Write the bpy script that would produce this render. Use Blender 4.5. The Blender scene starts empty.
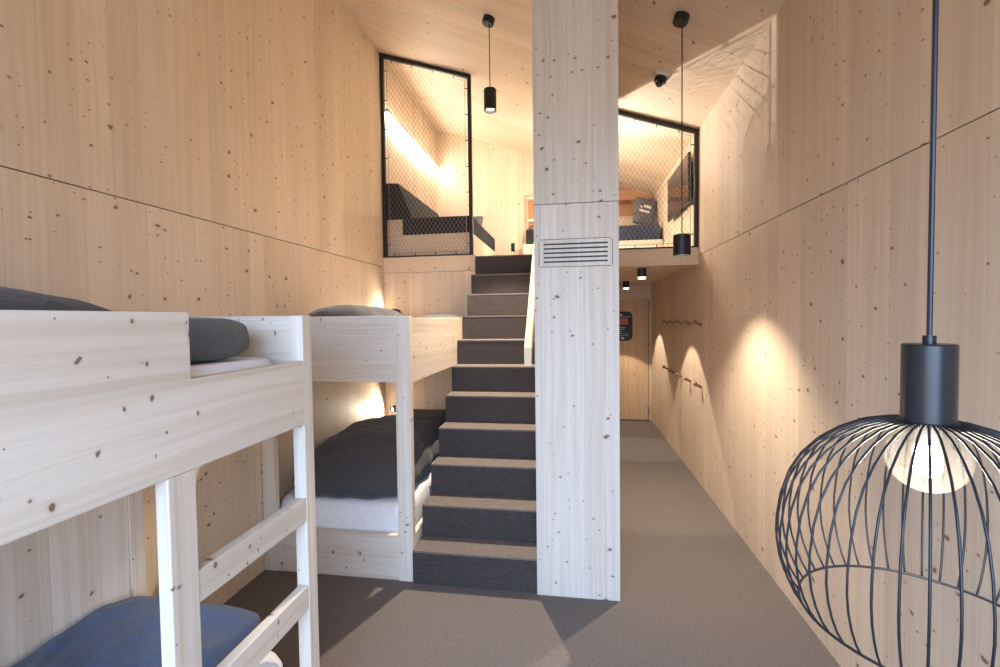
import bpy, bmesh, math, random
from mathutils import Vector, Matrix, noise
R_ = math.radians
C = bpy.context.scene.collection
S = bpy.context.scene

# ------------------------------------------------------------------ camera
cam = bpy.data.cameras.new('camera'); cam.sensor_width = 36; cam.lens = 461.0 * 36 / 1000
cam.clip_start = 0.02
camo = bpy.data.objects.new('camera', cam); C.objects.link(camo)
rt = Vector((.9880, .15396, -.01233)); up = Vector((.0070, .0351, .99936)); fw = Vector((-.1543, .98745, -.0336))
m = Matrix((rt, up, -fw)).transposed().to_4x4(); m.translation = (0, 0, 1.501)
camo.matrix_world = m
S.camera = camo
# ------------------------------------------------------------------ exposure, world, large lights
S.view_settings.view_transform = 'Standard'; S.view_settings.look = 'None'
S.view_settings.gamma = 1; S.view_settings.use_curve_mapping = False
S.view_settings.exposure = 0.47
W = bpy.data.worlds.new('world'); S.world = W; W.use_nodes = True
W.node_tree.nodes['Background'].inputs[0].default_value = (.55, .75, 1, 1)
W.node_tree.nodes['Background'].inputs[1].default_value = 1.2

WARM = (1.0, .86, .68); WARMW = (1.0, .86, .68); COOL = (.35, .60, 1.0)
def area(name, loc, rot, sx, sy, power, col, spread=180):
    l = bpy.data.lights.new(name, 'AREA'); l.shape = 'RECTANGLE'; l.size = sx; l.size_y = sy
    l.energy = power; l.color = col; l.spread = R_(spread)
    o = bpy.data.objects.new(name, l); C.objects.link(o); o.location = loc; o.rotation_euler = rot
    return o
def spot(name, loc, power, col, angle, blend=.12, radius=.02):
    l = bpy.data.lights.new(name, 'SPOT'); l.energy = power; l.color = col
    l.spot_size = R_(angle); l.spot_blend = blend; l.shadow_soft_size = radius
    o = bpy.data.objects.new(name, l); C.objects.link(o); o.location = loc
    return o
def point(name, loc, power, col, radius=.03):
    l = bpy.data.lights.new(name, 'POINT'); l.energy = power; l.color = col; l.shadow_soft_size = radius
    o = bpy.data.objects.new(name, l); C.objects.link(o); o.location = loc
    return o
# cool daylight through the big window behind the camera
area('window_skylight', (-.35, -1.22, 1.55), (R_(45), 0, 0), 2.1, 1.8, 70, COOL, 122)
area('window_ground_bounce', (-.35, -1.21, 1.45), (R_(104), 0, 0), 2.1, 1.8, 23, (1, .93, .87))

# ------------------------------------------------------------------ materials
class NT:
    def __init__(s, name):
        s.m = bpy.data.materials.new(name); s.m.use_nodes = True
        s.t = s.m.node_tree; s.b = s.t.nodes['Principled BSDF']
    def n(s, typ, **kw):
        nd = s.t.nodes.new(typ)
        for k, v in kw.items(): setattr(nd, k, v)
        return nd
    def inp(s, sock, v):
        if isinstance(v, bpy.types.NodeSocket): s.t.links.new(v, sock)
        else: sock.default_value = v
    def math(s, op, a, b=None, c=None, clamp=False):
        nd = s.n('ShaderNodeMath', operation=op, use_clamp=clamp)
        s.inp(nd.inputs[0], a)
        if b is not None: s.inp(nd.inputs[1], b)
        if c is not None: s.inp(nd.inputs[2], c)
        return nd.outputs[0]
    def comb(s, x, y, z):
        nd = s.n('ShaderNodeCombineXYZ')
        for i, v in enumerate((x, y, z)): s.inp(nd.inputs[i], v)
        return nd.outputs[0]
    def noise(s, vec, scale=1, detail=3, rough=.55, dist=0):
        nd = s.n('ShaderNodeTexNoise'); s.inp(nd.inputs['Vector'], vec)
        nd.inputs['Scale'].default_value = scale; nd.inputs['Detail'].default_value = detail
        nd.inputs['Roughness'].default_value = rough; nd.inputs['Distortion'].default_value = dist
        return nd.outputs['Fac']
    def mix(s, f, a, b, mode='MIX'):
        nd = s.n('ShaderNodeMix', data_type='RGBA', blend_type=mode)
        s.inp(nd.inputs[0], f); s.inp(nd.inputs[6], a); s.inp(nd.inputs[7], b)
        return nd.outputs[2]
    def step(s, v, e0, e1):
        nd = s.n('ShaderNodeMapRange', interpolation_type='SMOOTHSTEP')
        s.inp(nd.inputs[0], v); s.inp(nd.inputs[1], e0); s.inp(nd.inputs[2], e1)
        nd.inputs[3].default_value = 0; nd.inputs[4].default_value = 1
        return nd.outputs[0]
    def bump(s, h, strength, dist=.01):
        nd = s.n('ShaderNodeBump'); s.inp(nd.inputs['Height'], h)
        nd.inputs['Strength'].default_value = strength; nd.inputs['Distance'].default_value = dist
        s.t.links.new(nd.outputs[0], s.b.inputs['Normal'])
def rgba(c): return (c[0], c[1], c[2], 1)

def wood(name, light, dark, g, u, off=0., plank=.115, knots=.55, rough=.55, kn=(.19, .085, .038), lines=.88, pv=.10):
    """spruce boards: grain along axis g, board widths along axis u"""
    T = NT(name); ax = 'XYZ'; w = [a for a in ax if a not in (g, u)][0]
    pos = T.n('ShaderNodeNewGeometry').outputs['Position']
    sp = T.n('ShaderNodeSeparateXYZ'); T.inp(sp.inputs[0], pos)
    P = {a: sp.outputs[i] for i, a in enumerate(ax)}
    U = T.math('ADD', T.math('MULTIPLY_ADD', P[w], .73, P[u]), off + 40.)
    G = T.math('ADD', P[g], off * 3.1)
    q = T.math('DIVIDE', U, plank); idx = T.math('FLOOR', q); fr = T.math('SUBTRACT', q, idx)
    wn = T.n('ShaderNodeTexWhiteNoise', noise_dimensions='1D'); T.inp(wn.inputs['W'], idx)
    rnd = wn.outputs['Value']
    Gs = T.math('MULTIPLY_ADD', rnd, 13., G)
    wob = T.noise(T.comb(T.math('MULTIPLY', U, 6), T.math('MULTIPLY', Gs, 1.6), off), 1, 2)
    Uw = T.math('MULTIPLY_ADD', wob, .035, U)
    g1 = T.noise(T.comb(T.math('MULTIPLY', Uw, 55), T.math('MULTIPLY', Gs, .9), off), 1, 3, .6)
    g2 = T.noise(T.comb(T.math('MULTIPLY', Uw, 240), T.math('MULTIPLY', Gs, 2.5), off + 5), 1, 2, .6)
    g3 = T.noise(T.comb(T.math('MULTIPLY', U, 3.0), T.math('MULTIPLY', Gs, .5), off + 9), 1, 2)
    gg = T.math('ADD', T.math('MULTIPLY', T.step(g1, .3, .72), .55), T.math('MULTIPLY', g2, .25))
    gg = T.math('ADD', gg, T.math('MULTIPLY', T.step(g3, .35, .7), .28), clamp=True)
    col = T.mix(gg, rgba(light), rgba(dark))
    br = T.math('MULTIPLY_ADD', T.math('SUBTRACT', rnd, .5), pv, 1.0)
    edge = T.math('MINIMUM', fr, T.math('SUBTRACT', 1.0, fr))
    ln = T.math('MULTIPLY_ADD', T.step(edge, 0.0, .018), 1 - lines, lines)
    br = T.math('MULTIPLY', br, ln)
    col = T.mix(1.0, col, T.comb(br, br, br), 'MULTIPLY')
    clus = T.noise(T.comb(T.math('MULTIPLY', U, 2.4), T.math('MULTIPLY', G, 1.8), off + 2.), 1, 2)
    def knot(ku, kg, seed, thr, r0, r1, c, col):
        wv = T.noise(T.comb(T.math('MULTIPLY', U, 22), T.math('MULTIPLY', G, 22), seed), 1, 2)
        v = T.n('ShaderNodeTexVoronoi', voronoi_dimensions='2D')
        vx = T.math('MULTIPLY_ADD', U, ku, T.math('MULTIPLY', wv, .18)); vy = T.math('MULTIPLY_ADD', G, kg, T.math('MULTIPLY_ADD', wv, .20, seed))
        T.inp(v.inputs['Vector'], T.comb(vx, vy, 0.)); v.inputs['Scale'].default_value = 1
        sc = T.n('ShaderNodeSeparateColor'); T.inp(sc.inputs[0], v.outputs['Color'])
        rad = T.math('MULTIPLY_ADD', T.math('MULTIPLY', sc.outputs[1], sc.outputs[1]), r1 - r0, r0)
        pres = T.math('GREATER_THAN', T.math('MULTIPLY_ADD', T.math('SUBTRACT', clus, .5), 1.5, sc.outputs[0]), thr)
        d = v.outputs['Distance']
        core = T.math('SUBTRACT', 1.0, T.step(d, T.math('MULTIPLY', rad, .55), rad))
        halo = T.math('SUBTRACT', 1.0, T.step(d, T.math('MULTIPLY', rad, .9), T.math('MULTIPLY', rad, 2.1)))
        col = T.mix(T.math('MULTIPLY', T.math('MULTIPLY', halo, pres), .24), col, rgba([x * .62 for x in dark]))
        return T.mix(T.math('MULTIPLY', T.math('MULTIPLY', core, pres), .88), col, rgba(c))
    if knots > 0:
        col = knot(5.2, 6.8, 3.7 + off, 1.02 - knots, .028, .078, kn, col)
        col = knot(9.5, 12., 8.1 + off, 1.02 - knots * .75, .025, .072, [x * 1.6 for x in kn], col)
        col = knot(13., 19., 1.3 + off, 1.2 - knots * .55, .05, .13, [x * .9 for x in kn], col)
    T.inp(T.b.inputs['Base Color'], col)
    T.b.inputs['Roughness'].default_value = rough
    T.b.inputs['Specular IOR Level'].default_value = .25
    T.bump(g1, .04, .004)
    return T.m
WL, WD = (.785, .645, .495), (.665, .515, .370)      # warm spruce panels
FL, FD = (.830, .765, .690), (.660, .560, .450)      # pale soaped spruce furniture
_wc = {}
def warm(g, u, off=0., **k):
    key = ('w', g, u, off, tuple(k.items()))
    if key not in _wc: _wc[key] = wood('warm_spruce', WL, WD, g, u, off, **k)
    return _wc[key]
def pale(g, u, off=0., **k):
    key = ('p', g, u, off, tuple(k.items()))
    if key not in _wc: _wc[key] = wood('pale_spruce', FL, FD, g, u, off, **k)
    return _wc[key]

def plain(name, col, rough=.5, metal=0., spec=.5, bumpscale=None, bumpstr=.1):
    T = NT(name)
    pos = T.n('ShaderNodeNewGeometry').outputs['Position']
    f = T.noise(pos, bumpscale or 60, 3)
    T.inp(T.b.inputs['Base Color'], T.mix(f, rgba([c * .9 for c in col]), rgba([min(1, c * 1.1) for c in col])))
    T.b.inputs['Roughness'].default_value = rough; T.b.inputs['Metallic'].default_value = metal
    T.b.inputs['Specular IOR Level'].default_value = spec
    if bumpscale: T.bump(f, bumpstr, .002)
    return T.m
def emis(name, col, strength):
    T = NT(name)
    T.b.inputs['Base Color'].default_value = rgba((.8, .8, .8))
    T.b.inputs['Emission Color'].default_value = rgba(col); T.b.inputs['Emission Strength'].default_value = strength
    return T.m
def carpet_mat():
    T = NT('carpet'); pos = T.n('ShaderNodeNewGeometry').outputs['Position']
    a = T.noise(pos, 330, 2, .7); b = T.noise(pos, 90, 3, .7); c = T.noise(pos, 2.0, 2)
    f = T.math('ADD', T.math('MULTIPLY', a, .65), T.math('MULTIPLY', b, .35))
    col = T.mix(T.step(f, .3, .7), rgba((.098, .084, .078)), rgba((.250, .212, .190)))
    col = T.mix(T.math('MULTIPLY', T.step(c, .3, .7), .12), col, rgba((.15, .125, .108)))
    T.inp(T.b.inputs['Base Color'], col); T.b.inputs['Roughness'].default_value = .95
    T.b.inputs['Specular IOR Level'].default_value = .1
    T.bump(f, .5, .004)
    return T.m
def rib_carpet_mat():
    T = NT('ribbed_carpet_shaded'); pos = T.n('ShaderNodeNewGeometry').outputs['Position']
    sp = T.n('ShaderNodeSeparateXYZ'); T.inp(sp.inputs[0], pos)
    v = T.comb(T.math('MULTIPLY', sp.outputs[0], 40), T.math('MULTIPLY', sp.outputs[1], 40), T.math('MULTIPLY', sp.outputs[2], 260))
    f = T.noise(v, 1, 3, .7); a = T.noise(pos, 300, 2, .7)
    f = T.math('ADD', T.math('MULTIPLY', f, .6), T.math('MULTIPLY', a, .4))
    col = T.mix(T.step(f, .3, .7), rgba((.040, .034, .033)), rgba((.098, .083, .077)))  # riser tone set below the treads, shade put into the colour
    T.inp(T.b.inputs['Base Color'], col); T.b.inputs['Roughness'].default_value = .95
    T.b.inputs['Specular IOR Level'].default_value = .1
    T.bump(f, .5, .003)
    return T.m
def glass_mat():
    T = NT('clear_glass'); T.t.nodes.remove(T.b)
    tr = T.n('ShaderNodeBsdfTransparent'); gl = T.n('ShaderNodeBsdfGlossy'); gl.inputs['Roughness'].default_value = .03
    fr = T.n('ShaderNodeLayerWeight'); fr.inputs[0].default_value = .35
    mx = T.n('ShaderNodeMixShader'); T.inp(mx.inputs[0], T.math('MULTIPLY_ADD', fr.outputs['Facing'], .55, .04))
    T.t.links.new(tr.outputs[0], mx.inputs[1]); T.t.links.new(gl.outputs[0], mx.inputs[2])
    T.t.links.new(mx.outputs[0], T.t.nodes['Material Output'].inputs[0])
    return T.m
def cloth(name, col):
    T = NT(name); pos = T.n('ShaderNodeNewGeometry').outputs['Position']
    w = T.noise(pos, 3.5, 2, .5, .4); a = T.noise(pos, 7, 3, .5, .5); fine = T.noise(pos, 500, 2)
    rid = T.math('SUBTRACT', 1.0, T.math('ABSOLUTE', T.math('MULTIPLY_ADD', a, 2.0, -1.0)))
    f = T.math('ADD', T.math('MULTIPLY', T.math('POWER', rid, 3.0), .6), T.math('MULTIPLY', w, .7))
    T.inp(T.b.inputs['Base Color'], T.mix(fine, rgba([c * .82 for c in col]), rgba([c * 1.18 for c in col])))
    T.b.inputs['Roughness'].default_value = .85; T.b.inputs['Specular IOR Level'].default_value = .2
    T.b.inputs['Sheen Weight'].default_value = .15
    T.bump(f, .30, .03)
    return T.m
def globe_mat():
    T = NT('hazy_globe_glass'); T.t.nodes.remove(T.b)
    tr = T.n('ShaderNodeBsdfTransparent'); gl = T.n('ShaderNodeBsdfGlossy'); gl.inputs['Roughness'].default_value = .05
    tl = T.n('ShaderNodeBsdfTranslucent'); tl.inputs['Color'].default_value = (.9, .88, .82, 1)
    m1 = T.n('ShaderNodeMixShader'); m1.inputs[0].default_value = .022
    T.t.links.new(tr.outputs[0], m1.inputs[1]); T.t.links.new(tl.outputs[0], m1.inputs[2])
    fr = T.n('ShaderNodeLayerWeight'); fr.inputs[0].default_value = .35
    mx = T.n('ShaderNodeMixShader'); T.inp(mx.inputs[0], T.math('MULTIPLY_ADD', fr.outputs['Facing'], .5, .03))
    T.t.links.new(m1.outputs[0], mx.inputs[1]); T.t.links.new(gl.outputs[0], mx.inputs[2])
    T.t.links.new(mx.outputs[0], T.t.nodes['Material Output'].inputs[0])
    return T.m
CARPET = carpet_mat(); RIB = rib_carpet_mat()
DUVET = cloth('charcoal_cotton', (.070, .070, .079))
BLUED = cloth('daylight_tinted_cotton', (.075, .105, .185))  # duvet cotton with the blue of the daylight put into its colour
INDIGO = cloth('indigo_cotton', (.030, .042, .075))
GREYF = cloth('grey_cotton', (.105, .110, .122))
BLACK = plain('black_steel', (.012, .012, .014), .45)
LAMPM = plain('lamp_black_metal', (.030, .032, .036), .32, .6)
WIRE = plain('black_wire', (.016, .017, .022), .4, .3)
NETM = plain('net_wire', (.30, .29, .28), .45, .6)
CABLE = plain('steel_cable', (.20, .20, .20), .4, .7)
GREYM = plain('grey_aluminium', (.32, .31, .30), .4, .5)
SOFA = plain('charcoal_upholstery', (.030, .031, .036), .9, 0, .2, 300, .3)
SHEET = plain('white_sheet', (.84, .84, .86), .85, 0, .2, 25, .15)
WHITE = plain('white_plastic', (.75, .74, .72), .5)
DARKGAP = plain('dark_gap', (.03, .022, .016), .9)
PRINT = plain('white_print', (.75, .75, .75), .8)
REDP = plain('red_print', (.55, .16, .12), .6)
GLASS = glass_mat()

# ------------------------------------------------------------------ mesh helpers
class MB:
    def __init__(s): s.bm = bmesh.new()
    def box(s, x0, x1, y0, y1, z0, z1, bev=0.):
        vs = [s.bm.verts.new((x, y, z)) for x in (x0, x1) for y in (y0, y1) for z in (z0, z1)]
        fs = [(0, 1, 3, 2), (4, 6, 7, 5), (0, 4, 5, 1), (2, 3, 7, 6), (0, 2, 6, 4), (1, 5, 7, 3)]
        fc = [s.bm.faces.new([vs[i] for i in f]) for f in fs]
        if bev:
            es = list({e for f in fc for e in f.edges})
            bmesh.ops.bevel(s.bm, geom=es, offset=bev, segments=2, profile=.6, affect='EDGES')
        return s
    def prism(s, pts, axis, a, b, bev=0.):
        """extrude polygon pts along axis from a to b (pts give the two other axes in xyz order)"""
        def mk(p, t):
            return {'X': (t, p[0], p[1]), 'Y': (p[0], t, p[1]), 'Z': (p[0], p[1], t)}[axis]
        A = [s.bm.verts.new(mk(p, a)) for p in pts]; B = [s.bm.verts.new(mk(p, b)) for p in pts]
        n = len(pts); fc = [s.bm.faces.new(A), s.bm.faces.new(B[::-1])]
        for i in range(n): fc.append(s.bm.faces.new([A[i], B[i], B[(i + 1) % n], A[(i + 1) % n]]))
        bmesh.ops.recalc_face_normals(s.bm, faces=fc)
        if bev:
            es = list({e for f in fc for e in f.edges})
            bmesh.ops.bevel(s.bm, geom=es, offset=bev, segments=2, profile=.6, affect='EDGES')
        return s
    def tube(s, pts, r, n=8, cap=True, closed=False):
        pts = [Vector(p) for p in pts]; N = len(pts); rings = []
        t0 = (pts[1] - pts[0]).normalized()
        ref = Vector((0, 0, 1)) if abs(t0.z) < .9 else Vector((1, 0, 0))
        nn = t0.cross(ref).normalized()
        for i, p in enumerate(pts):
            if closed: t = pts[(i + 1) % N] - pts[i - 1]
            else: t = pts[min(i + 1, N - 1)] - pts[max(i - 1, 0)]
            t.normalize(); nn = (nn - t * nn.dot(t)).normalized(); bb = t.cross(nn)
            rr = r[i] if isinstance(r, (list, tuple)) else r
            rings.append([s.bm.verts.new(p + (nn * math.cos(6.2832 * k / n) + bb * math.sin(6.2832 * k / n)) * rr) for k in range(n)])
        M = N if closed else N - 1
        for i in range(M):
            a, b = rings[i], rings[(i + 1) % N]
            for k in range(n): s.bm.faces.new((a[k], a[(k + 1) % n], b[(k + 1) % n], b[k]))
        if cap and not closed:
            s.bm.faces.new(rings[0][::-1]); s.bm.faces.new(rings[-1])
        return s
    def lathe(s, prof, loc, n=40, mat=None):
        """profile [(r, z)] turned about a vertical axis at loc; mat rotates it first"""
        loc = Vector(loc); rings = []
        for r, z in prof:
            if r < 1e-6: rings.append([s.bm.verts.new(loc + ((mat @ Vector((0, 0, z))) if mat else Vector((0, 0, z))))])
            else:
                ring = []
                for k in range(n):
                    v = Vector((r * math.cos(6.28318 * k / n), r * math.sin(6.28318 * k / n), z))
                    ring.append(s.bm.verts.new(loc + (mat @ v if mat else v)))
                rings.append(ring)
        for a, b in zip(rings, rings[1:]):
            for k in range(n):
                k2 = (k + 1) % n
                if len(a) == 1 and len(b) == 1: continue
                if len(a) == 1: s.bm.faces.new((a[0], b[k2], b[k]))
                elif len(b) == 1: s.bm.faces.new((a[k], a[k2], b[0]))
                else: s.bm.faces.new((a[k], a[k2], b[k2], b[k]))
        return s
    def build(s, name, mat, parent=None, smooth=False, origin=None):
        bmesh.ops.recalc_face_normals(s.bm, faces=s.bm.faces)
        me = bpy.data.meshes.new(name)
        if parent is not None:
            o0 = Vector(parent.get('_w', (0, 0, 0)))
        else:
            if origin is None:
                xs = [v.co for v in s.bm.verts]
                lo = [min(v[i] for v in xs) for i in range(3)]; hi = [max(v[i] for v in xs) for i in range(3)]
                origin = ((lo[0] + hi[0]) / 2, (lo[1] + hi[1]) / 2, lo[2])
            o0 = Vector(origin)
        bmesh.ops.translate(s.bm, verts=s.bm.verts, vec=-o0)
        s.bm.to_mesh(me); s.bm.free()
        if smooth:
            for p in me.polygons: p.use_smooth = True
        me.materials.append(mat)
        o = bpy.data.objects.new(name, me); C.objects.link(o)
        if parent is not None: o.parent = parent; o['_w'] = tuple(o0)
        else: o.location = o0; o['_w'] = tuple(o0)
        return o
def smooth_angle(o, deg=35):
    for p in o.data.polygons: p.use_smooth = True
    md = o.modifiers.new('edge_split', 'EDGE_SPLIT'); md.split_angle = R_(deg)
    return o
def tag(o, label, cat, group=None):
    o['label'] = label; o['category'] = cat
    if group: o['group'] = group
    return o
def thing(name, loc, label, cat, group=None):
    o = bpy.data.objects.new(name, None); C.objects.link(o); o.location = loc; o['_w'] = tuple(loc)
    o.empty_display_size = .05
    return tag(o, label, cat, group)
def struct(name, mb, mat):
    o = mb.build(name, mat); o['kind'] = 'structure'; return o
def copy_thing(o, loc, label, group=None):
    """a copy of a thing with copies of its parts and their sub-parts"""
    c = o.copy(); C.objects.link(c); c.location = loc; c['label'] = label; c['_w'] = tuple(loc)
    if group: c['group'] = group
    for ch in o.children:
        d = ch.copy(); C.objects.link(d); d.parent = c
        for gc in ch.children:
            e = gc.copy(); C.objects.link(e); e.parent = d
    return c

def soft(x0, x1, y0, y1, z0, hfun, nx=40, ny=40, edge=.06, wr=.012, seed=0., sc=5., wob=.0, corner=4.):
    """a padded textile body: flat underside at z0, top z0 + hfun(u, v), rounded rim, wrinkles"""
    mb = MB(); top = []; bot = []
    for i in range(nx + 1):
        ra, rb = [], []
        for j in range(ny + 1):
            a, b = 2 * i / nx - 1, 2 * j / ny - 1
            a = math.copysign(1 - (1 - abs(a)) ** 1.5, a); b = math.copysign(1 - (1 - abs(b)) ** 1.5, b)
            k = (abs(a) ** corner + abs(b) ** corner) ** (1 / corner)
            mx = max(abs(a), abs(b)); q = mx / k if k > 1e-6 else 1
            a2, b2 = a * q, b * q
            x = (x0 + x1) / 2 + a2 * (x1 - x0) / 2; y = (y0 + y1) / 2 + b2 * (y1 - y0) / 2
            d = min((1 - mx) * min(x1 - x0, y1 - y0) / 2 / edge, 1)
            prof = math.sqrt(max(0, 1 - (1 - d) ** 2))
            wv = Vector((x * sc + seed, y * sc, seed))
            n1 = noise.noise(wv) + .5 * noise.noise(wv * 2.3) + .3 * noise.noise(Vector((wv.x * 4 + wv.y * 1.5, wv.y * 1.2, seed)))
            h = hfun((a2 + 1) / 2, (b2 + 1) / 2)
            z = z0 + h * (.42 + .58 * prof) + n1 * wr * min(1, d + .3)
            dx = wob * noise.noise(Vector((y * 6 + seed, 1.7, 0))) * abs(a2); dy = wob * noise.noise(Vector((x * 6 + seed, 5.1, 0))) * abs(b2)
            lo = z0
            ra.append(mb.bm.verts.new((x + dx, y + dy, z))); rb.append(mb.bm.verts.new((x + dx - a2 * .3 * edge, y + dy - b2 * .3 * edge, lo)))
        top.append(ra); bot.append(rb)
    F = mb.bm.faces.new
    for i in range(nx):
        for j in range(ny):
            F((top[i][j], top[i + 1][j], top[i + 1][j + 1], top[i][j + 1]))
            F((bot[i][j], bot[i][j + 1], bot[i + 1][j + 1], bot[i + 1][j]))
    for i in range(nx):
        F((top[i][0], bot[i][0], bot[i + 1][0], top[i + 1][0])); F((top[i][ny], top[i + 1][ny], bot[i + 1][ny], bot[i][ny]))
    for j in range(ny):
        F((top[0][j], top[0][j + 1], bot[0][j + 1], bot[0][j])); F((top[nx][j], bot[nx][j], bot[nx][j + 1], top[nx][j + 1]))
    return mb
def pillow(w, d, t, seed=0., n=22, wr=.01):
    """plump cushion lying flat, centre at 0, width w (x), depth d (y), thickness t"""
    mb = MB(); V = {}
    for sgn in (1, -1):
        for i in range(n + 1):
            for j in range(n + 1):
                a, b = 2 * i / n - 1, 2 * j / n - 1
                rim = i in (0, n) or j in (0, n)
                if rim and sgn == -1: V[sgn, i, j] = V[1, i, j]; continue
                pin = 1 - .10 * (1 - abs(a * b)) * (abs(a) ** 4 + abs(b) ** 4) / 2
                h = ((1 - a ** 4) * (1 - b ** 4)) ** .5
                z = sgn * h * t / 2 + noise.noise(Vector((a * 3 + seed, b * 3, sgn))) * wr * h
                V[sgn, i, j] = mb.bm.verts.new((a * w / 2 * pin, b * d / 2 * pin, z))
    for sgn in (1, -1):
        for i in range(n):
            for j in range(n):
                mb.bm.faces.new([V[sgn, i, j], V[sgn, i + 1, j], V[sgn, i + 1, j + 1], V[sgn, i, j + 1]])
    return mb

# ------------------------------------------------------------------ room constants
XL, XR = -1.842, 1.12            # left and right wall
YF, YB = -1.30, 6.875            # wall behind the camera, far wall
YG = 4.36                        # plane of the gallery edge
ZG, ZS = 2.10, 1.957             # gallery floor, soffit under it
RI, TR, D0 = .19, .184, 2.461    # stair riser, tread, first riser
YH = 6.24                        # hall back wall on the gallery
def zc(x): return 4.105 - .3232 * (x - XL)

# ------------------------------------------------------------------ setting
struct('floor', MB().box(XL - .1, XR + .1, YF - .1, YB + .1, -.08, 0), CARPET)
mb = MB()
mb.prism([(XL - .15, zc(XL - .15)), (XR + .15, zc(XR + .15)), (XR + .15, zc(XR + .15) + .12), (XL - .15, zc(XL - .15) + .12)], 'Y', YF - .1, YB + .1)
struct('ceiling', mb, warm('X', 'Y', 2.3, plank=.16, knots=.45))
# left wall: lower and upper panel with a shadow gap
for nm, z0, z1, o in (('wall_left', -.02, 2.016, .0), ('wall_left_upper', 2.021, 4.3, 1.7)):
    struct(nm, MB().box(XL - .08, XL, YF, YB, z0, z1), warm('Z', 'Y', o, plank=.13))
struct('trim_1', MB().box(XL - .09, XL - .01, YF, YB, 2.01, 2.03), DARKGAP)
for nm, z0, z1, o in (('wall_right', -.02, 2.037, 3.1), ('wall_right_upper', 2.042, 3.4, 4.4)):
    struct(nm, MB().box(XR, XR + .08, YF, YB, z0, z1), warm('Z', 'Y', o, plank=.13))
struct('trim_2', MB().box(XR + .01, XR + .09, YF, YB, 2.03, 2.05), DARKGAP)
# wall with the window behind the camera
mb = MB()
mb.box(XL, XR, YF - .1, YF, 0, .5).box(XL, XR, YF - .1, YF, 2.6, 4.2)
mb.box(XL, -1.45, YF - .1, YF, .5, 2.6).box(.75, XR, YF - .1, YF, .5, 2.6)
struct('wall_front', mb, warm('Z', 'X', 5.5))
mb = MB()
for x0, x1 in ((-1.45, -1.39), (.69, .75), (-.38, -.32)): mb.box(x0, x1, YF - .08, YF - .02, .5, 2.6)
for z0, z1 in ((.5, .56), (2.54, 2.6)): mb.box(-1.39, .69, YF - .08, YF - .02, z0, z1)
wf = struct('window_1', mb, BLACK)
MB().box(-1.39, -.38, YF - .055, YF - .045, .56, 2.54).build('pane', GLASS, wf)
MB().box(-.32, .69, YF - .055, YF - .045, .56, 2.54).build('pane', GLASS, wf)
# gallery slab, its front edge and soffit
struct('floor_gallery', MB().box(XL, XR, YG + .03, YB, ZS + .02, ZG - .005), CARPET)
struct('trim_3', MB().box(-.19, XR, YG - .005, YG + .03, ZS, ZG + .010).box(XL, -.905, YG - .005, YG + .03, ZS + .003, ZG + .010), warm('X', 'Z', 6.1, plank=.2, knots=.4))
struct('ceiling_soffit', MB().box(-.09, XR, YG + .03, YB, ZS, ZS + .02), warm('Y', 'X', 7.2, knots=.3))
# walls below the gallery
struct('wall_bunk_niche', MB().box(XL, -.905, YG, YG + .06, 0, ZS), warm('Z', 'X', 8.8, plank=.14, knots=.5))
struct('wall_stair', MB().box(-.19, -.09, 2.76, YG, 0, zc(-.15) + .01), warm('Z', 'Y', 9.4))
struct('wall_passage', MB().box(-.19, -.09, YG, YB, 0, ZS), warm('Z', 'Y', 9.9))
struct('wall_gallery', MB().box(-.19, .27, YG, YG + .07, ZG + .010, zc(.03) + .05), warm('Z', 'X', 10.6))
struct('wall_light_stop', MB().box(-.19, -.12, YG + .07, 4.95, ZG, zc(-.15) + .01), warm('Z', 'Y', 16.6))  # unseen partition added to keep alcove lamp light off the stair ceiling
struct('wall_back', MB().box(-.19, XR, YB, YB + .08, 0, 3.72), warm('Z', 'X', 11.5, plank=.14, knots=.35))
struct('wall_hall', MB().box(XL, -.19, YH, YH + .08, ZG - .01, 4.3), warm('Z', 'X', 12.2, plank=.19, knots=.25, lines=.82))
struct('wall_hall_return', MB().box(-.27, -.19, YH + .08, YB, ZG, 3.8), warm('Z', 'Y', 12.9))
# passage door in the back wall
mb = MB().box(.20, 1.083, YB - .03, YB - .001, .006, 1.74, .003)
dr = struct('door_1', mb, wood('door_spruce_dimmed', (.72, .52, .34), (.58, .38, .22), 'Z', 'X', 13.3, plank=.16, knots=.5))  # door wood toned darker and oranger in place of warm bounced light
for z in (.09, 1.62):
    MB().tube([(1.088, YB - .04, z), (1.088, YB - .04, z + .12)], .011, 10).box(1.07, 1.086, YB - .036, YB - .028, z, z + .12).build('hinge', GREYM, dr)
h_ = MB().tube([(.27, YB - .03, .95), (.27, YB - .075, .95), (.40, YB - .075, .95)], .009, 10).build('door_handle', GREYM, dr)
struct('trim_4', MB().box(.12, XR, YB - .03, YB - .001, 1.745, ZS - .002), warm('X', 'Z', 14.1, plank=.25, knots=.4))
struct('trim_5', MB().box(1.09, XR, YB - .04, YB - .001, 0, 1.745), warm('Z', 'X', 14.9))
struct('trim_6', MB().box(.20, 1.09, YB - .06, YB - .031, 0, .006), DARKGAP)
struct('trim_7', MB().box(1.083, 1.090, YB - .02, YB - .001, .0, 1.745), DARKGAP)

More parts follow.
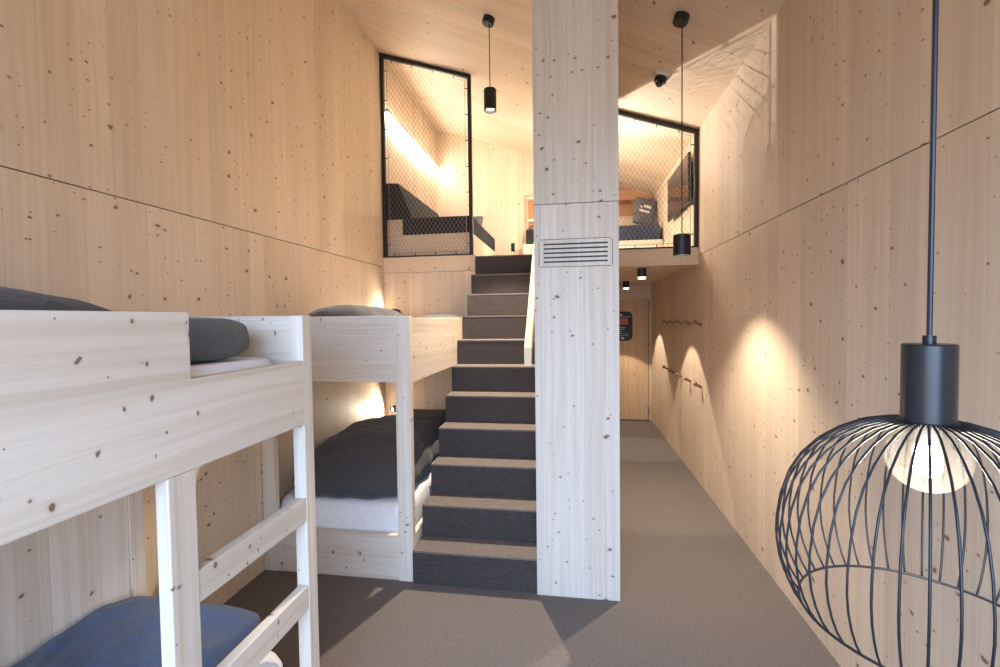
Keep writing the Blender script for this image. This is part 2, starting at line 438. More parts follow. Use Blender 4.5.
# ------------------------------------------------------------------ pillar with the vent
pil = thing('pillar', (.024, 2.6, 0), 'broad pale wooden pillar with slotted vent standing at the right of the stairs', 'pillar')
PX0, PX1, PY0, PY1 = -.196, .242, 2.447, 2.76
MB().box(PX0, PX1, PY0, PY1, 0, 2.092, .003).build('lower_panel', pale('Z', 'X', 20.3, plank=.11, knots=.5, lines=.90), pil)
MB().box(PX0, PX1, PY0, PY1, 2.095, 3.60, .003).build('upper_panel', pale('Z', 'X', 22.9, plank=.15, knots=.5, lines=.90), pil)
VX0, VX1, VZ0, VZ1 = -.166, .207, 1.768, 1.906
g = MB()
yv0, yv1 = PY0 - .006, PY0 - .0005
n = 5; gap = .0085
g.box(VX0, VX0 + .022, yv0, yv1, VZ0, VZ1, .002).box(VX1 - .022, VX1, yv0, yv1, VZ0, VZ1, .002)
zs = [VZ0 + (i + 1) * (VZ1 - VZ0) / (n + 1) for i in range(n)]
lo = VZ0
for z in zs + [None]:
    hi = (z - gap / 2) if z else VZ1
    g.box(VX0 + .022, VX1 - .022, yv0, yv1, lo, hi, .001)
    lo = (z + gap / 2) if z else 0
vent = g.build('vent_grille', pale('Z', 'X', 24.2, plank=.11, knots=.2), pil)
MB().box(VX0 + .015, VX1 - .015, PY0 - .0012, PY0 - .0004, VZ0 + .015, VZ1 - .015).build('vent_slot', BLACK, vent)
o_ = MB()
rr = .012; pts = []
for cx, cz, a0 in ((VX1 - rr, VZ1 - rr, 0), (VX0 + rr, VZ1 - rr, 90), (VX0 + rr, VZ0 + rr, 180), (VX1 - rr, VZ0 + rr, 270)):
    for k in range(5):
        a = R_(a0 + k * 22.5); pts.append((cx + (rr + .003) * math.cos(a), PY0 - .0005, cz + (rr + .003) * math.sin(a)))
o_.tube(pts, .0013, 6, closed=True).build('vent_seam', DARKGAP, vent)

# ------------------------------------------------------------------ stairs
st = thing('staircase', (-.55, D0, 0), 'straight flight of brown carpeted stairs climbing between the bunks and the pillar', 'stairs')
SX0, SX1 = -.902, -.197
for i in range(11):
    y0 = D0 + i * TR; y1 = (YG + .03 if i == 10 else D0 + (i + 1) * TR)
    z1 = (i + 1) * RI
    s_ = MB().box(SX0, SX1, y0, y1, 0, z1 - .012).build('step', RIB, st)
    MB().box(SX0, SX1, y0 - .003, y1 - .0005, z1 - .012, z1, .003).build('tread', CARPET, s_)
# handrail batten on the stair wall
hr = thing('handrail', (-.24, 2.53, 1.24), 'pale wooden handrail batten slanting up the wall beside the stairs', 'handrail')
sl_ = (1.928 - 1.295) / (3.2 - 2.53)
def hz(y): return 1.285 + sl_ * (y - 2.53)
mb = MB().prism([(2.53, hz(2.53) - .05), (4.34, hz(4.34) - .05), (4.34, hz(4.34) + .05), (2.53, hz(2.53) + .05)], 'X', -.262, -.222, .002)
mb.build('rail', wood('handrail_spruce', (.86, .72, .52), (.78, .62, .42), 'Z', 'X', 30.1, knots=.1), hr)
for y in (2.95, 4.15):
    MB().tube([(-.19, y, hz(y)), (-.224, y, hz(y))], .012, 10).build('bracket', GREYM, hr)

# ------------------------------------------------------------------ far bunk bed
X1 = -.903
fb = thing('bunk_bed', (-1.37, 3.4, 0), 'pale wooden bunk bed against the stairs with white mattress and lamp-lit lower berth', 'bunk bed')
FY0, FY1 = 2.474, 4.352
MB().box(-.990, X1, FY0, FY0 + .048, 0, 1.520, .003).build('post', pale('Z', 'X', 40.2, plank=.14, knots=.4), fb)
MB().box(XL + .004, -1.76, FY0 + .002, FY0 + .048, 0, 1.14, .003).build('post', pale('Z', 'X', 41.0, plank=.14), fb)
MB().box(XL + .004, -.9905, FY0 + .006, FY0 + .048, 1.144, 1.522, .003).build('foot_board', pale('X', 'Z', 42.6, plank=.12, knots=.45), fb)
MB().box(-.950, X1 - .002, FY0 + .0485, FY1, 1.136, 1.508, .003).build('side_board', pale('Y', 'Z', 43.1, plank=.14), fb)
MB().box(XL + .004, -.9505, FY0 + .0485, FY1, 1.17, 1.20).build('slat_base', pale('X', 'Y', 44.5), fb)
MB().box(XL + .004, -.9905, FY0 + .006, FY0 + .048, 0, .258, .003).build('base_board', pale('X', 'Z', 45.9, plank=.10, knots=.6), fb)
MB().box(-.940, X1 - .004, FY0 + .0485, FY1, 0, .258, .003).build('base_side_board', pale('Y', 'Z', 46.4), fb)
MB().box(XL + .004, -.9405, FY0 + .0485, FY1, .14, .17).build('slat_base', pale('X', 'Y', 47.2), fb)
tag(soft(XL + .012, -.944, FY0 + .055, FY1 - .01, .172, lambda u, v: .238, edge=.035, wr=.003, corner=14, seed=3).build('mattress', SHEET, None, True),
    'white sheeted mattress in the lower berth of the bunk beside the stairs', 'mattress')
tag(soft(XL + .02, -.98, FY0 + .075, 3.80, .420, lambda u, v: .10 + .13 * min(1, v * 2.6) + .05 * math.sin(u * 3.1) * (v > -1), edge=.12, wr=.022, seed=11, sc=4.5, wob=.04, corner=5).build('duvet', DUVET, None, True),
    'rumpled charcoal duvet piled on the lit lower berth beside the stairs', 'duvet')
pw = pillow(.72, .48, .17, 2.); bmesh.ops.rotate(pw.bm, verts=pw.bm.verts, matrix=Matrix.Rotation(R_(12), 3, 'X')); bmesh.ops.translate(pw.bm, verts=pw.bm.verts, vec=(-1.35, 4.06, .535))
tag(pw.build('pillow', DUVET, None, True), 'charcoal pillow by the back wall at head of lit lower berth', 'pillow')
tag(soft(XL + .012, -.955, FY0 + .055, FY1 - .01, 1.202, lambda u, v: .20, edge=.035, wr=.003, corner=14, seed=5).build('mattress', SHEET, None, True),
    'white mattress in the upper berth of the bunk beside the stairs', 'mattress')
tag(soft(-1.70, -1.16, FY0 + .09, 3.3, 1.410, lambda u, v: .135 + .05 * math.sin(u * 3.14), edge=.10, wr=.015, seed=21, wob=.02).build('duvet', DUVET, None, True),
    'charcoal duvet bulging over the foot board of the upper berth beside the stairs', 'duvet')
tag(soft(-1.25, -.965, 3.5, 4.2, 1.410, lambda u, v: .125, edge=.06, wr=.006, seed=25).build('folded_blanket', GREYF, None, True),
    'low grey folded blanket on upper berth next to the stairs', 'blanket')
def reading_lamp(loc, aim, power, label):
    t = thing('reading_lamp', loc, label, 'lamp', 'reading lamps in the bunk beside the stairs')
    x, y, z = loc
    MB().lathe([(0, 0), (.028, 0), (.028, .012), (0, .012)], (x, YG - .0005, z), 24, Matrix.Rotation(R_(90), 3, 'X')).build('wall_plate', BLACK, t, False)
    MB().tube([(x, YG - .012, z), (x, YG - .045, z)], .008, 10).build('arm', BLACK, t)
    d = Vector(aim).normalized(); q = Vector((0, 0, 1)).rotation_difference(d).to_matrix()
    c = Vector((x, YG - .06, z))
    hd = MB().lathe([(0, -.038), (.020, -.034), (.031, -.018), (.035, .004), (.035, .030), (.031, .030), (.028, .012), (0, .010)], c, 28, q).build('shade', LAMPM, t, True)
    MB().lathe([(0, .012), (.026, .013), (.026, .018), (0, .0185)], c, 24, q).build('bulb', emis('reading_bulb', WARMW, 2.5), t)
    l = spot('reading_light', c + d * .04, power, WARMW, 150, .6, .025)
    l.rotation_euler = d.to_track_quat('-Z', 'Y').to_euler()
    return t
reading_lamp((-1.735, YG - .03, .618), (-.62, -1, -.08), 22, 'small dark round reading lamp low on the back wall of the lower berth')
reading_lamp((-1.70, YG - .03, 1.570), (-.85, -.6, .10), 5, 'small dark reading lamp peeking over the duvet of the upper berth')

# ------------------------------------------------------------------ near bunk bed with ladder
nb = thing('bunk_bed', (-1.37, .5, 0), 'pale wooden bunk bed in left foreground with notched guard rail and ladder', 'bunk bed')
NY0, NY1 = -.50, 1.440
mb = MB().prism([(NY0, 1.146), (NY1 - .0005, 1.146), (NY1 - .0005, 1.364), (.974, 1.364), (.974, 1.524), (NY0, 1.524)], 'X', -.935, X1, .003)
mb.build('guard_rail', pale('Y', 'Z', 50.7, plank=.19, knots=.55, lines=.95), nb)
MB().box(-.948, X1, NY1, NY1 + .054, 0, 1.518, .003).build('post', pale('Z', 'Y', 51.3, plank=.14, knots=.6), nb)
MB().box(-.948, X1, NY0 - .054, NY0, 0, 1.524, .003).build('post', pale('Z', 'Y', 51.9, plank=.14), nb)
MB().box(-1.655, -1.606, NY1 - .004, NY1 + .052, 0, 1.145, .003).build('post', pale('Z', 'Y', 52.4, plank=.14, knots=.5), nb)
MB().box(-1.645, -1.612, NY0, NY1 - .0045, 0, 1.16, .002).build('back_panel', pale('Z', 'Y', 59.6, plank=.15, knots=.55), nb)
MB().box(XL + .004, -1.61, NY1 + .008, NY1 + .046, 1.146, 1.518, .003).build('foot_board', pale('X', 'Z', 53.9, plank=.14, knots=.5), nb)
MB().box(-1.6095, -.9485, NY1 + .008, NY1 + .046, 1.146, 1.518, .003).build('foot_board', pale('X', 'Z', 53.2, plank=.14, knots=.5), nb)
MB().box(XL + .004, -.9355, NY0, NY1, 1.165, 1.20).build('slat_base', pale('X', 'Y', 54.1), nb)
MB().box(-.938, X1, .900, .978, 0, 1.1455, .003).build('ladder_upright', pale('Z', 'Y', 55.5, plank=.14, knots=.3), nb)
MB().box(-.938, X1 - .002, .9785, 1.4395, .812, .892, .003).build('ladder_rung', pale('Y', 'Z', 56.2, plank=.14, knots=.5), nb)
MB().box(-.938, X1 - .002, .9785, 1.4395, .505, .588, .003).build('ladder_rung', pale('Y', 'Z', 57.7, plank=.14, knots=.5), nb)
MB().box(-1.6115, -.945, NY0, NY1 - .005, 0, .16, .003).build('base_board', pale('Y', 'Z', 58.1), nb)
tag(soft(-1.608, -.950, NY0 + .02, NY1 - .012, .162, lambda u, v: .262, edge=.04, wr=.004, corner=14, seed=7).build('mattress', SHEET, None, True),
    'white mattress in the lower berth of the foreground bunk behind the ladder', 'mattress')
tag(soft(-1.602, -1.05, NY0 + .1, 1.438, .433, lambda u, v: .105 - .02 * u, nx=60, ny=100, edge=.03, wr=.022, seed=31, sc=6, wob=.015, corner=14).build('duvet', BLUED, None, True),
    'duvet tinted daylight blue spread over the lower berth of the foreground bunk', 'duvet')
tag(soft(XL + .012, -.940, NY0 + .02, NY1 - .01, 1.202, lambda u, v: .182, edge=.022, wr=.003, corner=14, seed=9).build('mattress', SHEET, None, True),
    'white mattress showing through the guard rail notch of the foreground bunk', 'mattress')
tag(soft(-1.82, -1.40, NY0 + .1, 1.42, 1.388, lambda u, v: .175 + .055 * math.sin(u * 3.14) * (1 - .4 * v * v), edge=.10, wr=.012, seed=41).build('duvet', DUVET, None, True),
    'charcoal duvet rising behind the guard rail of the foreground upper berth', 'duvet')
rp = MB()
N = 18; ring = []
for i in range(N + 1):
    t = i / N; x = -1.385 + t * (-.975 + 1.385); e = min(t, 1 - t) / .10; k = math.sqrt(max(0, 1 - (1 - min(1, e)) ** 2)) * .9 + .1
    r_ = []
    for j in range(24):
        a = 6.28318 * j / 24
        rr = 1 + .07 * noise.noise(Vector((x * 7, math.cos(a) * 2, math.sin(a) * 2)))
        r_.append(rp.bm.verts.new((x, 1.15 + .17 * k * rr * math.copysign(abs(math.cos(a)) ** .6, math.cos(a)), 1.450 + .062 * (k if k > .3 else .3) * rr * math.copysign(abs(math.sin(a)) ** .75, math.sin(a)))))
    ring.append(r_)
for i in range(N):
    for j in range(24): rp.bm.faces.new((ring[i][j], ring[i][(j + 1) % 24], ring[i + 1][(j + 1) % 24], ring[i + 1][j]))
rp.bm.faces.new(ring[0]); rp.bm.faces.new(ring[-1])
tag(rp.build('pillow', GREYF, None, True), 'plump grey pillow in the notch of the foreground upper berth', 'pillow')

# ------------------------------------------------------------------ pendant lamps
def wire_shade_lamp(cx, cy):
    t = thing('pendant_lamp', (cx, cy, 1.12), 'large black wire cage pendant lamp with glowing globe bulb in right foreground', 'lamp')
    zt = zc(cx)
    MB().tube([(cx, cy, 1.47), (cx, cy, zt - .02)], .0029, 10).build('cord', WIRE, t)
    MB().lathe([(0, 0), (.05, 0), (.05, -.025), (0, -.03)], (cx, cy, zt - .0), 32).build('ceiling_rose', BLACK, t)
    so = MB().lathe([(0, 1.474), (.0065, 1.474), (.0065, 1.464), (.0243, 1.464), (.0258, 1.4625), (.0258, 1.368), (.024, 1.368), (.024, 1.455), (0, 1.456)], (cx, cy, 0), 48).build('socket', LAMPM, t)
    smooth_angle(so)
    prof = [(.027, 1.371), (.045, 1.369), (.065, 1.363), (.088, 1.350), (.110, 1.332), (.128, 1.310), (.141, 1.285), (.150, 1.255), (.1545, 1.222), (.155, 1.200), (.152, 1.178), (.146, 1.158), (.138, 1.140), (.128, 1.125)]
    NW = 44
    for k in range(NW):
        a0 = 6.28318 * k / NW
        pts = []
        for i, (r, z) in enumerate(prof):
            a = a0
            pts.append((cx + r * math.cos(a), cy + r * math.sin(a), z))
        MB().tube(pts, .00135, 6).build('wire', WIRE, t, True)
    ring = lambda r, z, w: MB().tube([(cx + r * math.cos(6.28318 * k / 72), cy + r * math.sin(6.28318 * k / 72), z) for k in range(72)], w, 6, closed=True)
    ring(.128, 1.125, .0017).build('bottom_ring', WIRE, t, True)
    ring(.027, 1.371, .0017).build('top_ring', WIRE, t, True)
    bz, gr = 1.327, .0405
    gp = [(.013, 1.372), (.014, 1.362)] + [(gr * math.sin(a), bz + gr * math.cos(a)) for a in [R_(18 + 162 * i / 18) for i in range(19)]]
    gp[-1] = (0, gp[-1][1])
    b_ = MB().lathe(gp, (cx, cy, 0), 40).build('globe_bulb', globe_mat(), t, True)
    MB().lathe([(0, 1.385), (.013, 1.385), (.013, 1.345), (.006, 1.340), (0, 1.340)], (cx, cy, 0), 20).build('bulb_base', GREYM, b_)
    MB().lathe([(0, 1.344), (.006, 1.342), (.013, 1.334), (.014, 1.314), (.011, 1.306), (0, 1.303)], (cx, cy, 0), 20).build('filament', emis('bulb_filament', (1, .88, .70), 60), b_, True)
    point('cage_lamp_light', (cx, cy, 1.298), 2.6, WARMW, .010)
    return t
wire_shade_lamp(.42, .62)

def can_pendant(cx, cy, ztop, zbot, rad, label, power, ang, blend=.25, lean=0):
    t = thing('pendant_lamp', (cx, cy, zbot), label, 'lamp')
    z = zc(cx)
    tilt = Matrix.Rotation(math.atan(.3232), 3, 'Y')
    MB().lathe([(0, .005), (.044, .005), (.044, -.040), (.040, -.044), (0, -.044)], (cx, cy, z - .004), 32, tilt).build('ceiling_rose', BLACK, t)
    MB().tube([(cx, cy, ztop), (cx, cy, z - .035)], .0035, 8).build('cord', BLACK, t)
    sh = MB().lathe([(0, ztop), (rad - .003, ztop), (rad, ztop - .004), (rad, zbot), (rad - .006, zbot), (rad - .008, zbot + .03), (0, zbot + .031)], (cx, cy, 0), 40).build('shade', BLACK, t)
    smooth_angle(sh)
    MB().lathe([(0, zbot + .024), (rad - .014, zbot + .024), (rad - .014, zbot + .018), (0, zbot + .018)], (cx, cy, 0), 32).build('bulb', emis('pendant_bulb', (1, .9, .74), 14), t)
    spot('pendant_light', (cx, cy, zbot + .012), power, WARM, ang, blend, .022).rotation_euler = (R_(-lean), 0, 0)
    return t
can_pendant(-.584, 3.402, 3.183, 3.027, .046, 'small black cylinder pendant lamp hanging above the stairs', 300, 77, .2, 7)
can_pendant(.664, 2.957, 1.993, 1.868, .051, 'black cylinder pendant lamp on long cord near the right wall', 88, 104, .6)

# spots under the gallery
def soffit_spot(x, y, label):
    t = thing('ceiling_spot', (x, y, 1.85), label, 'lamp', 'spots under the gallery')
    MB().lathe([(0, ZS), (.042, ZS), (.042, 1.876), (.036, 1.876), (.034, 1.90), (0, 1.901)], (x, y, 0), 32).build('housing', BLACK, t)
    MB().lathe([(0, 1.892), (.034, 1.892), (.038, 1.874), (.038, 1.858), (.034, 1.852), (0, 1.851)], (x, y, 0), 32).build('diffuser', emis('spot_diffuser', (1, .92, .80), 1.1), t)
    spot('spot_light', (x, y, 1.845), 60, WARM, 73, .12, .016)
soffit_spot(.661, 4.56, 'black ceiling spot under the gallery nearer the front edge')
soffit_spot(.70, 6.20, 'black ceiling spot under the gallery nearer the passage door')

# ceiling detector
dt = thing('ceiling_detector', (.675, 3.638, 3.22), 'round black detector on a small white square base on sloping ceiling', 'detector')
tl = Matrix.Rotation(math.atan(.3232), 3, 'Y'); c0 = (.675, 3.638, zc(.675))
mb = MB().box(-.052, .052, -.052, .052, -.022, .002, .002); bmesh.ops.rotate(mb.bm, verts=mb.bm.verts, matrix=tl); bmesh.ops.translate(mb.bm, verts=mb.bm.verts, vec=c0)
mb.build('base', WHITE, dt)
MB().lathe([(0, -.022), (.046, -.022), (.046, -.048), (.040, -.052), (0, -.052)], c0, 32, tl).build('body', BLACK, dt)
MB().lathe([(0, -.050), (.026, -.052), (.026, -.075), (.022, -.080), (0, -.080)], c0, 24, tl).build('sensor', BLACK, dt)

# ------------------------------------------------------------------ mesh screens on the gallery edge
def screen(x0, x1, label, sag_left=True):
    z0 = ZG + .011; yc = YG + .006
    t = thing('mesh_screen', ((x0 + x1) / 2, yc, z0), label, 'screen')
    b = .034
    top = lambda x: zc(x) - .004
    fr = MB()
    fr.prism([(x0, z0), (x0 + b, z0), (x0 + b, top(x0 + b)), (x0, top(x0))], 'Y', yc - .017, yc + .017)
    fr.prism([(x1 - b, z0), (x1, z0), (x1, top(x1)), (x1 - b, top(x1 - b))], 'Y', yc - .017, yc + .017)
    fr.prism([(x0 + b, top(x0 + b) - .038), (x1 - b, top(x1 - b) - .038), (x1 - b, top(x1 - b)), (x0 + b, top(x0 + b))], 'Y', yc - .017, yc + .017)
    fr.box(x0 + b, x1 - b, yc - .017, yc + .017, z0, z0 + .012)
    fr.build('frame', BLACK, t)
    ins = .028
    ax0, ax1 = x0 + b + ins, x1 - b - ins; az0 = z0 + .012 + ins
    tz = lambda x: top(x) - .038 - ins
    MB().tube([(ax0, yc, az0), (ax1, yc, az0), (ax1, yc, tz(ax1)), (ax0, yc, tz(ax0)), (ax0, yc, az0)], .003, 6).build('edge_cable', NETM, t)
    def clip(p, q): MB().tube([p, q], .0045, 6).build('clip', BLACK, t)
    nx = 4; nz = max(3, int((tz(ax0) - az0) / .30))
    for i in range(nx):
        x = ax0 + (i + .25) * (ax1 - ax0) / nx * 1.06
        if x < ax1:
            clip((x, yc, az0), (x, yc, z0 + .01)); clip((x, yc, tz(x)), (x, yc, top(x) - .037))
    for i in range(nz + 1):
        f_ = (i + .3) / (nz + .6)
        zl = az0 + f_ * (tz(ax0) - az0); zr = az0 + f_ * (tz(ax1) - az0)
        clip((ax0, yc, zl), (x0 + b - .002, yc, zl)); clip((ax1, yc, zr), (x1 - b + .002, yc, zr))
    # diamond net
    net = MB(); w = .039; hh = .062; rw = .0015
    n = int((ax1 - ax0) / w); w = (ax1 - ax0) / n
    def seg(p, q):
        p = Vector(p); q = Vector(q); d = (q - p).normalized(); u = Vector((0, 1, 0)); v = d.cross(u)
        vs = [[net.bm.verts.new(e + (u * a + v * c) * rw) for a, c in ((1, 0), (-.5, .87), (-.5, -.87))] for e in (p, q)]
        for k in range(3): net.bm.faces.new((vs[0][k], vs[0][(k + 1) % 3], vs[1][(k + 1) % 3], vs[1][k]))
    rows = int((max(tz(ax0), tz(ax1)) - az0) / (hh / 2)) + 1
    for r in range(rows):
        za, zb = az0 + r * hh / 2, az0 + (r + 1) * hh / 2
        for k in range(n):
            xa = ax0 + k * w; xm = xa + w / 2; xb = xa + w
            if zb > tz(xb): continue
            if r % 2 == 0: seg((xa, yc, za), (xm, yc, zb)); seg((xb, yc, za), (xm, yc, zb))
            else: seg((xm, yc, za), (xa, yc, zb)); seg((xm, yc, za), (xb, yc, zb))
    net.build('net', NETM, t)
    return t
screen(-1.836, -.932, 'tall black framed wire net screen closing the gallery left of the stairs')
screen(.272, 1.117, 'lower black framed wire net screen on the gallery right of the pillar')

# ------------------------------------------------------------------ left gallery alcove: day bed, strip light
db = thing('daybed', (-1.4, 5.1, ZG), 'wooden day bed with black mattress and wedge backrest behind the left net screen', 'day bed')
DY0, DY1 = 4.46, 5.87
MB().prism([(-1.836, ZG), (-.968, ZG), (-.968, 2.346), (-1.676, 2.346), (-1.676, 2.502), (-1.836, 2.502)], 'Y', DY0, DY1, .002).build('base', warm('X', 'Z', 60.3, plank=.3, knots=.4), db)
MB().prism([(-1.675, 2.347), (-.966, 2.347), (-.966, 2.512), (-1.57, 2.512), (-1.675, 2.512)], 'Y', DY0 - .003, DY1, .012).build('mattress', SOFA, db)
MB().prism([(-1.834, 2.503), (-1.676, 2.503), (-1.60, 2.513), (-1.573, 2.516), (-1.709, 2.865), (-1.834, 2.871)], 'Y', DY0 - .003, DY1 - .02, .012).build('backrest', SOFA, db)
pw = pillow(.34, .30, .10, 8.); bmesh.ops.rotate(pw.bm, verts=pw.bm.verts, matrix=Matrix.Rotation(R_(62), 3, 'X')); bmesh.ops.translate(pw.bm, verts=pw.bm.verts, vec=(-1.27, 5.73, 2.665))
tag(pw.build('pillow', GREYF, None, True), 'grey cushion standing at the far end of the day bed', 'cushion')
ls = thing('strip_light', (-1.80, 5.3, 3.50), 'long glowing strip light on the left alcove wall behind the net screen', 'lamp')
LY0, LY1 = 4.40, 6.17
MB().box(-1.806, -1.786, LY0, LY1, 3.552, 3.585, .002).build('housing', plain('pale_aluminium', (.62, .60, .58), .4, .1), ls)
MB().box(-1.841, -1.8062, LY0 + .01, LY0 + .04, 3.556, 3.58).build('bracket', GREYM, ls)
MB().box(-1.841, -1.8062, LY1 - .04, LY1 - .01, 3.556, 3.58).build('bracket', GREYM, ls)
MB().box(-1.808, -1.789, LY0 + .02, LY1 - .02, 3.516, 3.5515, .002).build('diffuser', emis('strip_led', (1, .93, .80), 62), ls)

# ------------------------------------------------------------------ gallery hall: shelf, bag, socket
sh = thing('shelf_unit', (-.41, 6.07, ZG), 'open wooden shelf niche beside the pillar on the hall back wall', 'shelf')
WS = warm('Z', 'X', 62.8, knots=.2)
OR = wood('oiled_spruce', (.62, .30, .15), (.46, .20, .09), 'Z', 'X', 63.1, knots=.2)
MB().box(-.625, -.275, 6.02, YH - .001, ZG, 2.455, .002).build('plinth', WS, sh)
MB().box(-.577, -.567, 6.12, YH - .001, 2.4555, 3.09, .001).build('side_panel', WS, sh)
MB().box(-.5665, -.275, 6.22, YH - .001, 2.4555, 3.06, .001).build('back_panel', OR, sh)
MB().box(-.5665, -.275, 6.12, 6.219, 2.765, 2.80, .001).build('shelf', WS, sh)
MB().box(-.5665, -.275, 6.12, 6.219, 3.06, 3.09, .001).build('top_board', WS, sh)
bg = thing('bag', (-.50, 6.06, 2.456), 'black soft bag standing on the plinth of the hall shelf by the pillar', 'bag')
MB().box(-.585, -.40, 6.03, 6.09, 2.457, 2.655, .022).build('body', SOFA, bg)
MB().tube([(-.53, 6.06, 2.65), (-.525, 6.06, 2.685), (-.49, 6.06, 2.70), (-.455, 6.06, 2.685), (-.45, 6.06, 2.65)], .006, 8).build('handle', SOFA, bg)
sk = thing('wall_socket', (-.78, YH, 2.40), 'small black double socket low on the pale hall wall beside day bed', 'socket')
MB().box(-.806, -.756, YH - .012, YH - .0005, 2.400, 2.512, .003).build('plate', BLACK, sk)
for z in (2.43, 2.482): MB().lathe([(0, 0), (.017, 0), (.017, .003), (0, .003)], (-.781, YH - .012, z), 20, Matrix.Rotation(R_(90), 3, 'X')).build('outlet', LAMPM, sk)
# unseen globe lamps added behind the pillar to brighten the gallery
def fill_globe_lamp(x, y, power, rad, label):
    t = thing('fill_globe_lamp', (x, y, ZG), label, 'lamp', 'unseen globe lamps added behind the pillar')
    MB().lathe([(0, ZG), (.09, ZG), (.09, ZG + .012), (.012, ZG + .02), (.010, ZG + .42), (0, ZG + .42)], (x, y, 0), 28).build('stand', BLACK, t)
    g_ = MB().lathe([(.07 * math.sin(R_(180 * i / 14)) if 0 < i < 14 else 0, ZG + .48 - .07 * math.cos(R_(180 * i / 14))) for i in range(15)], (x, y, 0), 28).build('globe', GLASS, t, True)
    MB().lathe([(.014 * math.sin(R_(180 * i / 10)) if 0 < i < 10 else 0, ZG + .45 - .014 * math.cos(R_(180 * i / 10))) for i in range(11)], (x, y, 0), 20).build('bulb', emis('globe_glow', (1, .84, .62), 20), g_, True)
    point('globe_fill_light', (x, y, ZG + .50), power, (1, .88, .72), rad)
fill_globe_lamp(-.30, 5.2, 21, .03, 'unseen clear globe lamp added to light the gallery hall beside the day bed')
fill_globe_lamp(.05, 4.9, 30, .06, 'unseen clear globe lamp added to light the right alcove between pillar wall and platform bed')
ul = thing('uplight', (-.35, 5.69, ZG), 'black tilted uplight on a slim stand near the hall shelf', 'lamp')
UD = Vector((1.12, -1.97, .72)).normalized(); UQ = Vector((0, 0, 1)).rotation_difference(UD).to_matrix(); UP = Vector((-.35, 5.67, 2.595))
MB().lathe([(0, ZG), (.10, ZG), (.10, ZG + .012), (.010, ZG + .02), (.008, ZG + .43), (0, ZG + .43)], (-.35, 5.70, 0), 28).build('stand', BLACK, ul)
MB().lathe([(0, -.09), (.03, -.09), (.036, -.07), (.036, -.005), (.032, -.005), (.030, -.05), (0, -.05)], UP, 28, UQ).build('shade', BLACK, ul)
MB().lathe([(0, -.049), (.022, -.048), (.022, -.035), (0, -.034)], UP, 24, UQ).build('bulb', emis('uplight_bulb', (1, .92, .82), 20), ul)
l = spot('uplight_light', UP, 230, (1, .93, .87), 52, 1.0, .003); l.rotation_euler = UD.to_track_quat('-Z', 'Y').to_euler()

# ------------------------------------------------------------------ right gallery alcove
rb = thing('platform_bed', (.6, 6.27, ZG), 'low platform bed with navy mattress behind the right net screen', 'bed')
MB().box(-.05, XR - .012, 5.94, 6.612, ZG, 2.445, .002).build('base', pale('X', 'Z', 64.4, plank=.3), rb)
MB().box(.0, XR - .045, 5.93, 6.60, 2.447, 2.632, .018).build('mattress', INDIGO, rb)
ws = thing('wall_shelf', (.55, 6.75, ZG), 'long wooden wall shelf with open niche behind the platform bed', 'shelf')
OR2 = wood('oiled_spruce', (.60, .33, .18), (.47, .24, .12), 'X', 'Z', 65.1, knots=.2)
MB().box(-.18, XR - .012, 6.62, YB - .001, ZG, 2.885, .002).build('lower_board', warm('X', 'Z', 66.3, knots=.2), ws)
MB().box(-.18, XR - .012, 6.62, YB - .001, 3.11, 3.25, .002).build('apron', OR2, ws)
MB().box(-.18, XR - .012, YB - .02, YB - .001, 2.886, 3.109, .001).build('back_panel', OR2, ws)
pw = pillow(.30, .40, .15, 12., wr=.02)
q = Matrix.Rotation(R_(14), 3, 'Z') @ Matrix.Rotation(R_(14), 3, 'Y') @ Matrix.Rotation(R_(72), 3, 'X')
bmesh.ops.rotate(pw.bm, verts=pw.bm.verts, matrix=q); bmesh.ops.translate(pw.bm, verts=pw.bm.verts, vec=(.955, 6.33, 2.865))
pl = pw.build('pillow', GREYF, None, True)
tag(pl, 'grey cushion with white printed marks propped on the platform bed', 'cushion')
pr = MB()
for (a0, a1, b0, b1) in ((-.05, .05, .015, .055), (-.10, -.07, .0, .03), (-.11, .03, -.055, -.025)):
    pr.box(a0, a1, b0, b1, .079, .081)
bmesh.ops.rotate(pr.bm, verts=pr.bm.verts, matrix=q); bmesh.ops.translate(pr.bm, verts=pr.bm.verts, vec=(.955, 6.33, 2.865))
p_ = pr.build('print', PRINT, pl)
# television on the right wall of the alcove
tv = thing('television', (1.09, 4.92, 2.54), 'thin black television with glossy screen on right alcove wall behind the net screen', 'television')
TY0, TY1, TZ0, TZ1 = 4.46, 5.38, 2.54, 2.99
MB().prism([(1.056, TZ0), (1.078, TZ0), (1.100, TZ0 + .05), (1.100, TZ0 + .2), (1.078, TZ1), (1.056, TZ1)], 'Y', TY0, TY1, .002).build('housing', BLACK, tv)
MB().box(1.0548, 1.0558, TY0 + .008, TY1 - .008, TZ0 + .012, TZ1 - .008).build('screen', plain('dark_glossy_screen', (.03, .028, .028), .09, 0, 1.0), tv)
MB().box(1.1002, XR - .0005, 4.80, 5.04, 2.62, 2.72).build('wall_mount', GREYM, tv)
# strip light for the right alcove, on the back wall behind the pillar
l2 = thing('strip_light', (.2, YB, 3.33), 'short glowing strip light above the wall shelf in the right alcove', 'lamp')
MB().box(-.15, .30, YB - .055, YB - .035, 3.33, 3.40, .002).build('housing', GREYM, l2)
MB().box(-.10, -.07, YB - .0348, YB - .001, 3.34, 3.39).build('bracket', GREYM, l2)
MB().box(.25, .28, YB - .0348, YB - .001, 3.34, 3.39).build('bracket', GREYM, l2)
MB().box(-.12, .28, YB - .05, YB - .04, 3.4002, 3.404).build('diffuser', emis('strip_led', (1, .95, .90), 240), l2)

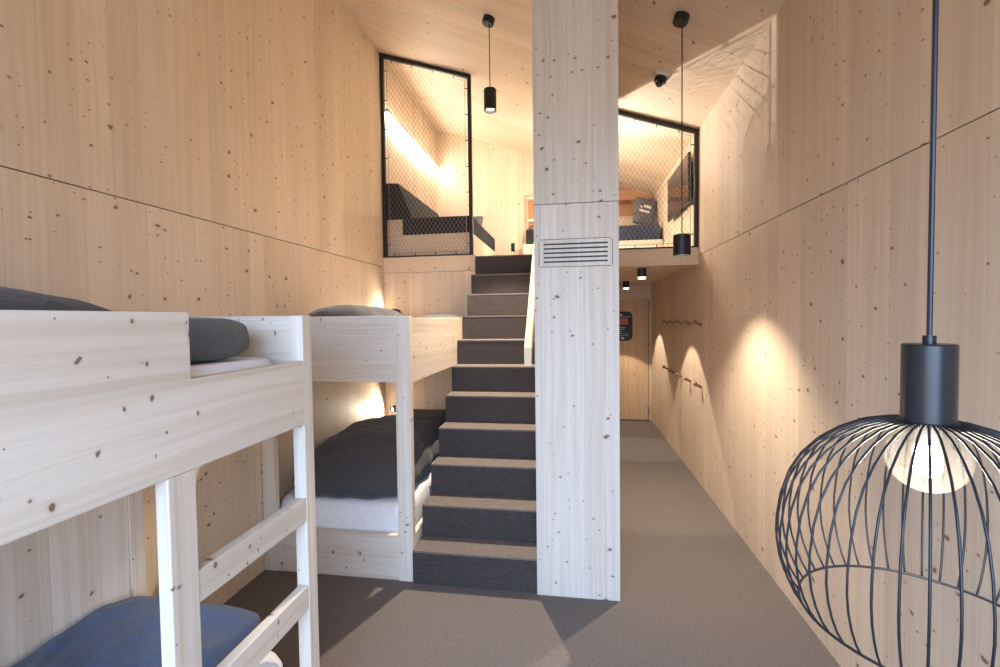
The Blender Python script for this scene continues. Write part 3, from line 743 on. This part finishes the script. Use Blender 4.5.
# ------------------------------------------------------------------ notice on the passage door
nt = thing('door_notice', (.68, YB - .035, 1.153), 'black rounded notice board with red panel on the passage door', 'notice')
def rrect(x0, x1, z0, z1, r, n=6):
    p = []
    for cx, cz, a0 in ((x1 - r, z1 - r, 0), (x0 + r, z1 - r, 90), (x0 + r, z0 + r, 180), (x1 - r, z0 + r, 270)):
        for k in range(n + 1):
            a = R_(a0 + 90 * k / n); p.append((cx + r * math.cos(a), cz + r * math.sin(a)))
    return p
MB().prism(rrect(.50, .858, 1.150, 1.572, .07), 'Y', YB - .043, YB - .0305).build('board', BLACK, nt)
MB().box(.56, .795, YB - .0445, YB - .0431, 1.385, 1.475).build('red_panel', REDP, nt)
mk = MB()
for x0, x1, z0, z1 in ((.56, .83, 1.490, 1.497), (.62, .72, 1.515, 1.535), (.60, .76, 1.335, 1.343), (.66, .74, 1.310, 1.316), (.60, .72, 1.280, 1.287), (.62, .80, 1.250, 1.255), (.56, .80, 1.222, 1.227), (.70, .74, 1.175, 1.200)):
    mk.box(x0, x1, YB - .0442, YB - .0431, z0, z1)
mk.build('white_marks', PRINT, nt)['kind'] = 'stuff'

# ------------------------------------------------------------------ coat pegs on the right wall
order = ['first', 'second', 'third', 'fourth', 'fifth']
PEGW = wood('peg_wood', (.34, .20, .11), (.24, .13, .07), 'X', 'Y', 70.2, knots=0)
ys = (4.255, 4.62, 4.98, 5.33, 5.68)
proto = None
for row, z, nm in (('upper', 1.43, 'upper'), ('lower', .885, 'lower')):
    for k, y in enumerate(ys):
        lab = '%s short wooden coat peg from the front in the %s row on right wall' % (order[k], nm)
        if proto is None:
            proto = thing('coat_peg', (XR, y, z), lab, 'peg', 'pegs in the %s row' % nm)
            x = XR
            MB().tube([(x - .0005, y, z - .012), (x - .028, y, z), (x - .046, y, z + .012)], [.013, .012, .012], 12).build('shaft', PEGW, proto, True)
            MB().lathe([(0, -.004), (.019, -.002), (.021, .008), (.016, .016), (0, .018)], (x - .046, y, z + .012), 16, Matrix.Rotation(R_(-65), 3, 'Y')).build('knob', PEGW, proto, True)
        else:
            copy_thing(proto, (XR, y, z), lab, 'pegs in the %s row' % nm)

for o in bpy.data.objects:
    if '_w' in o: del o['_w']
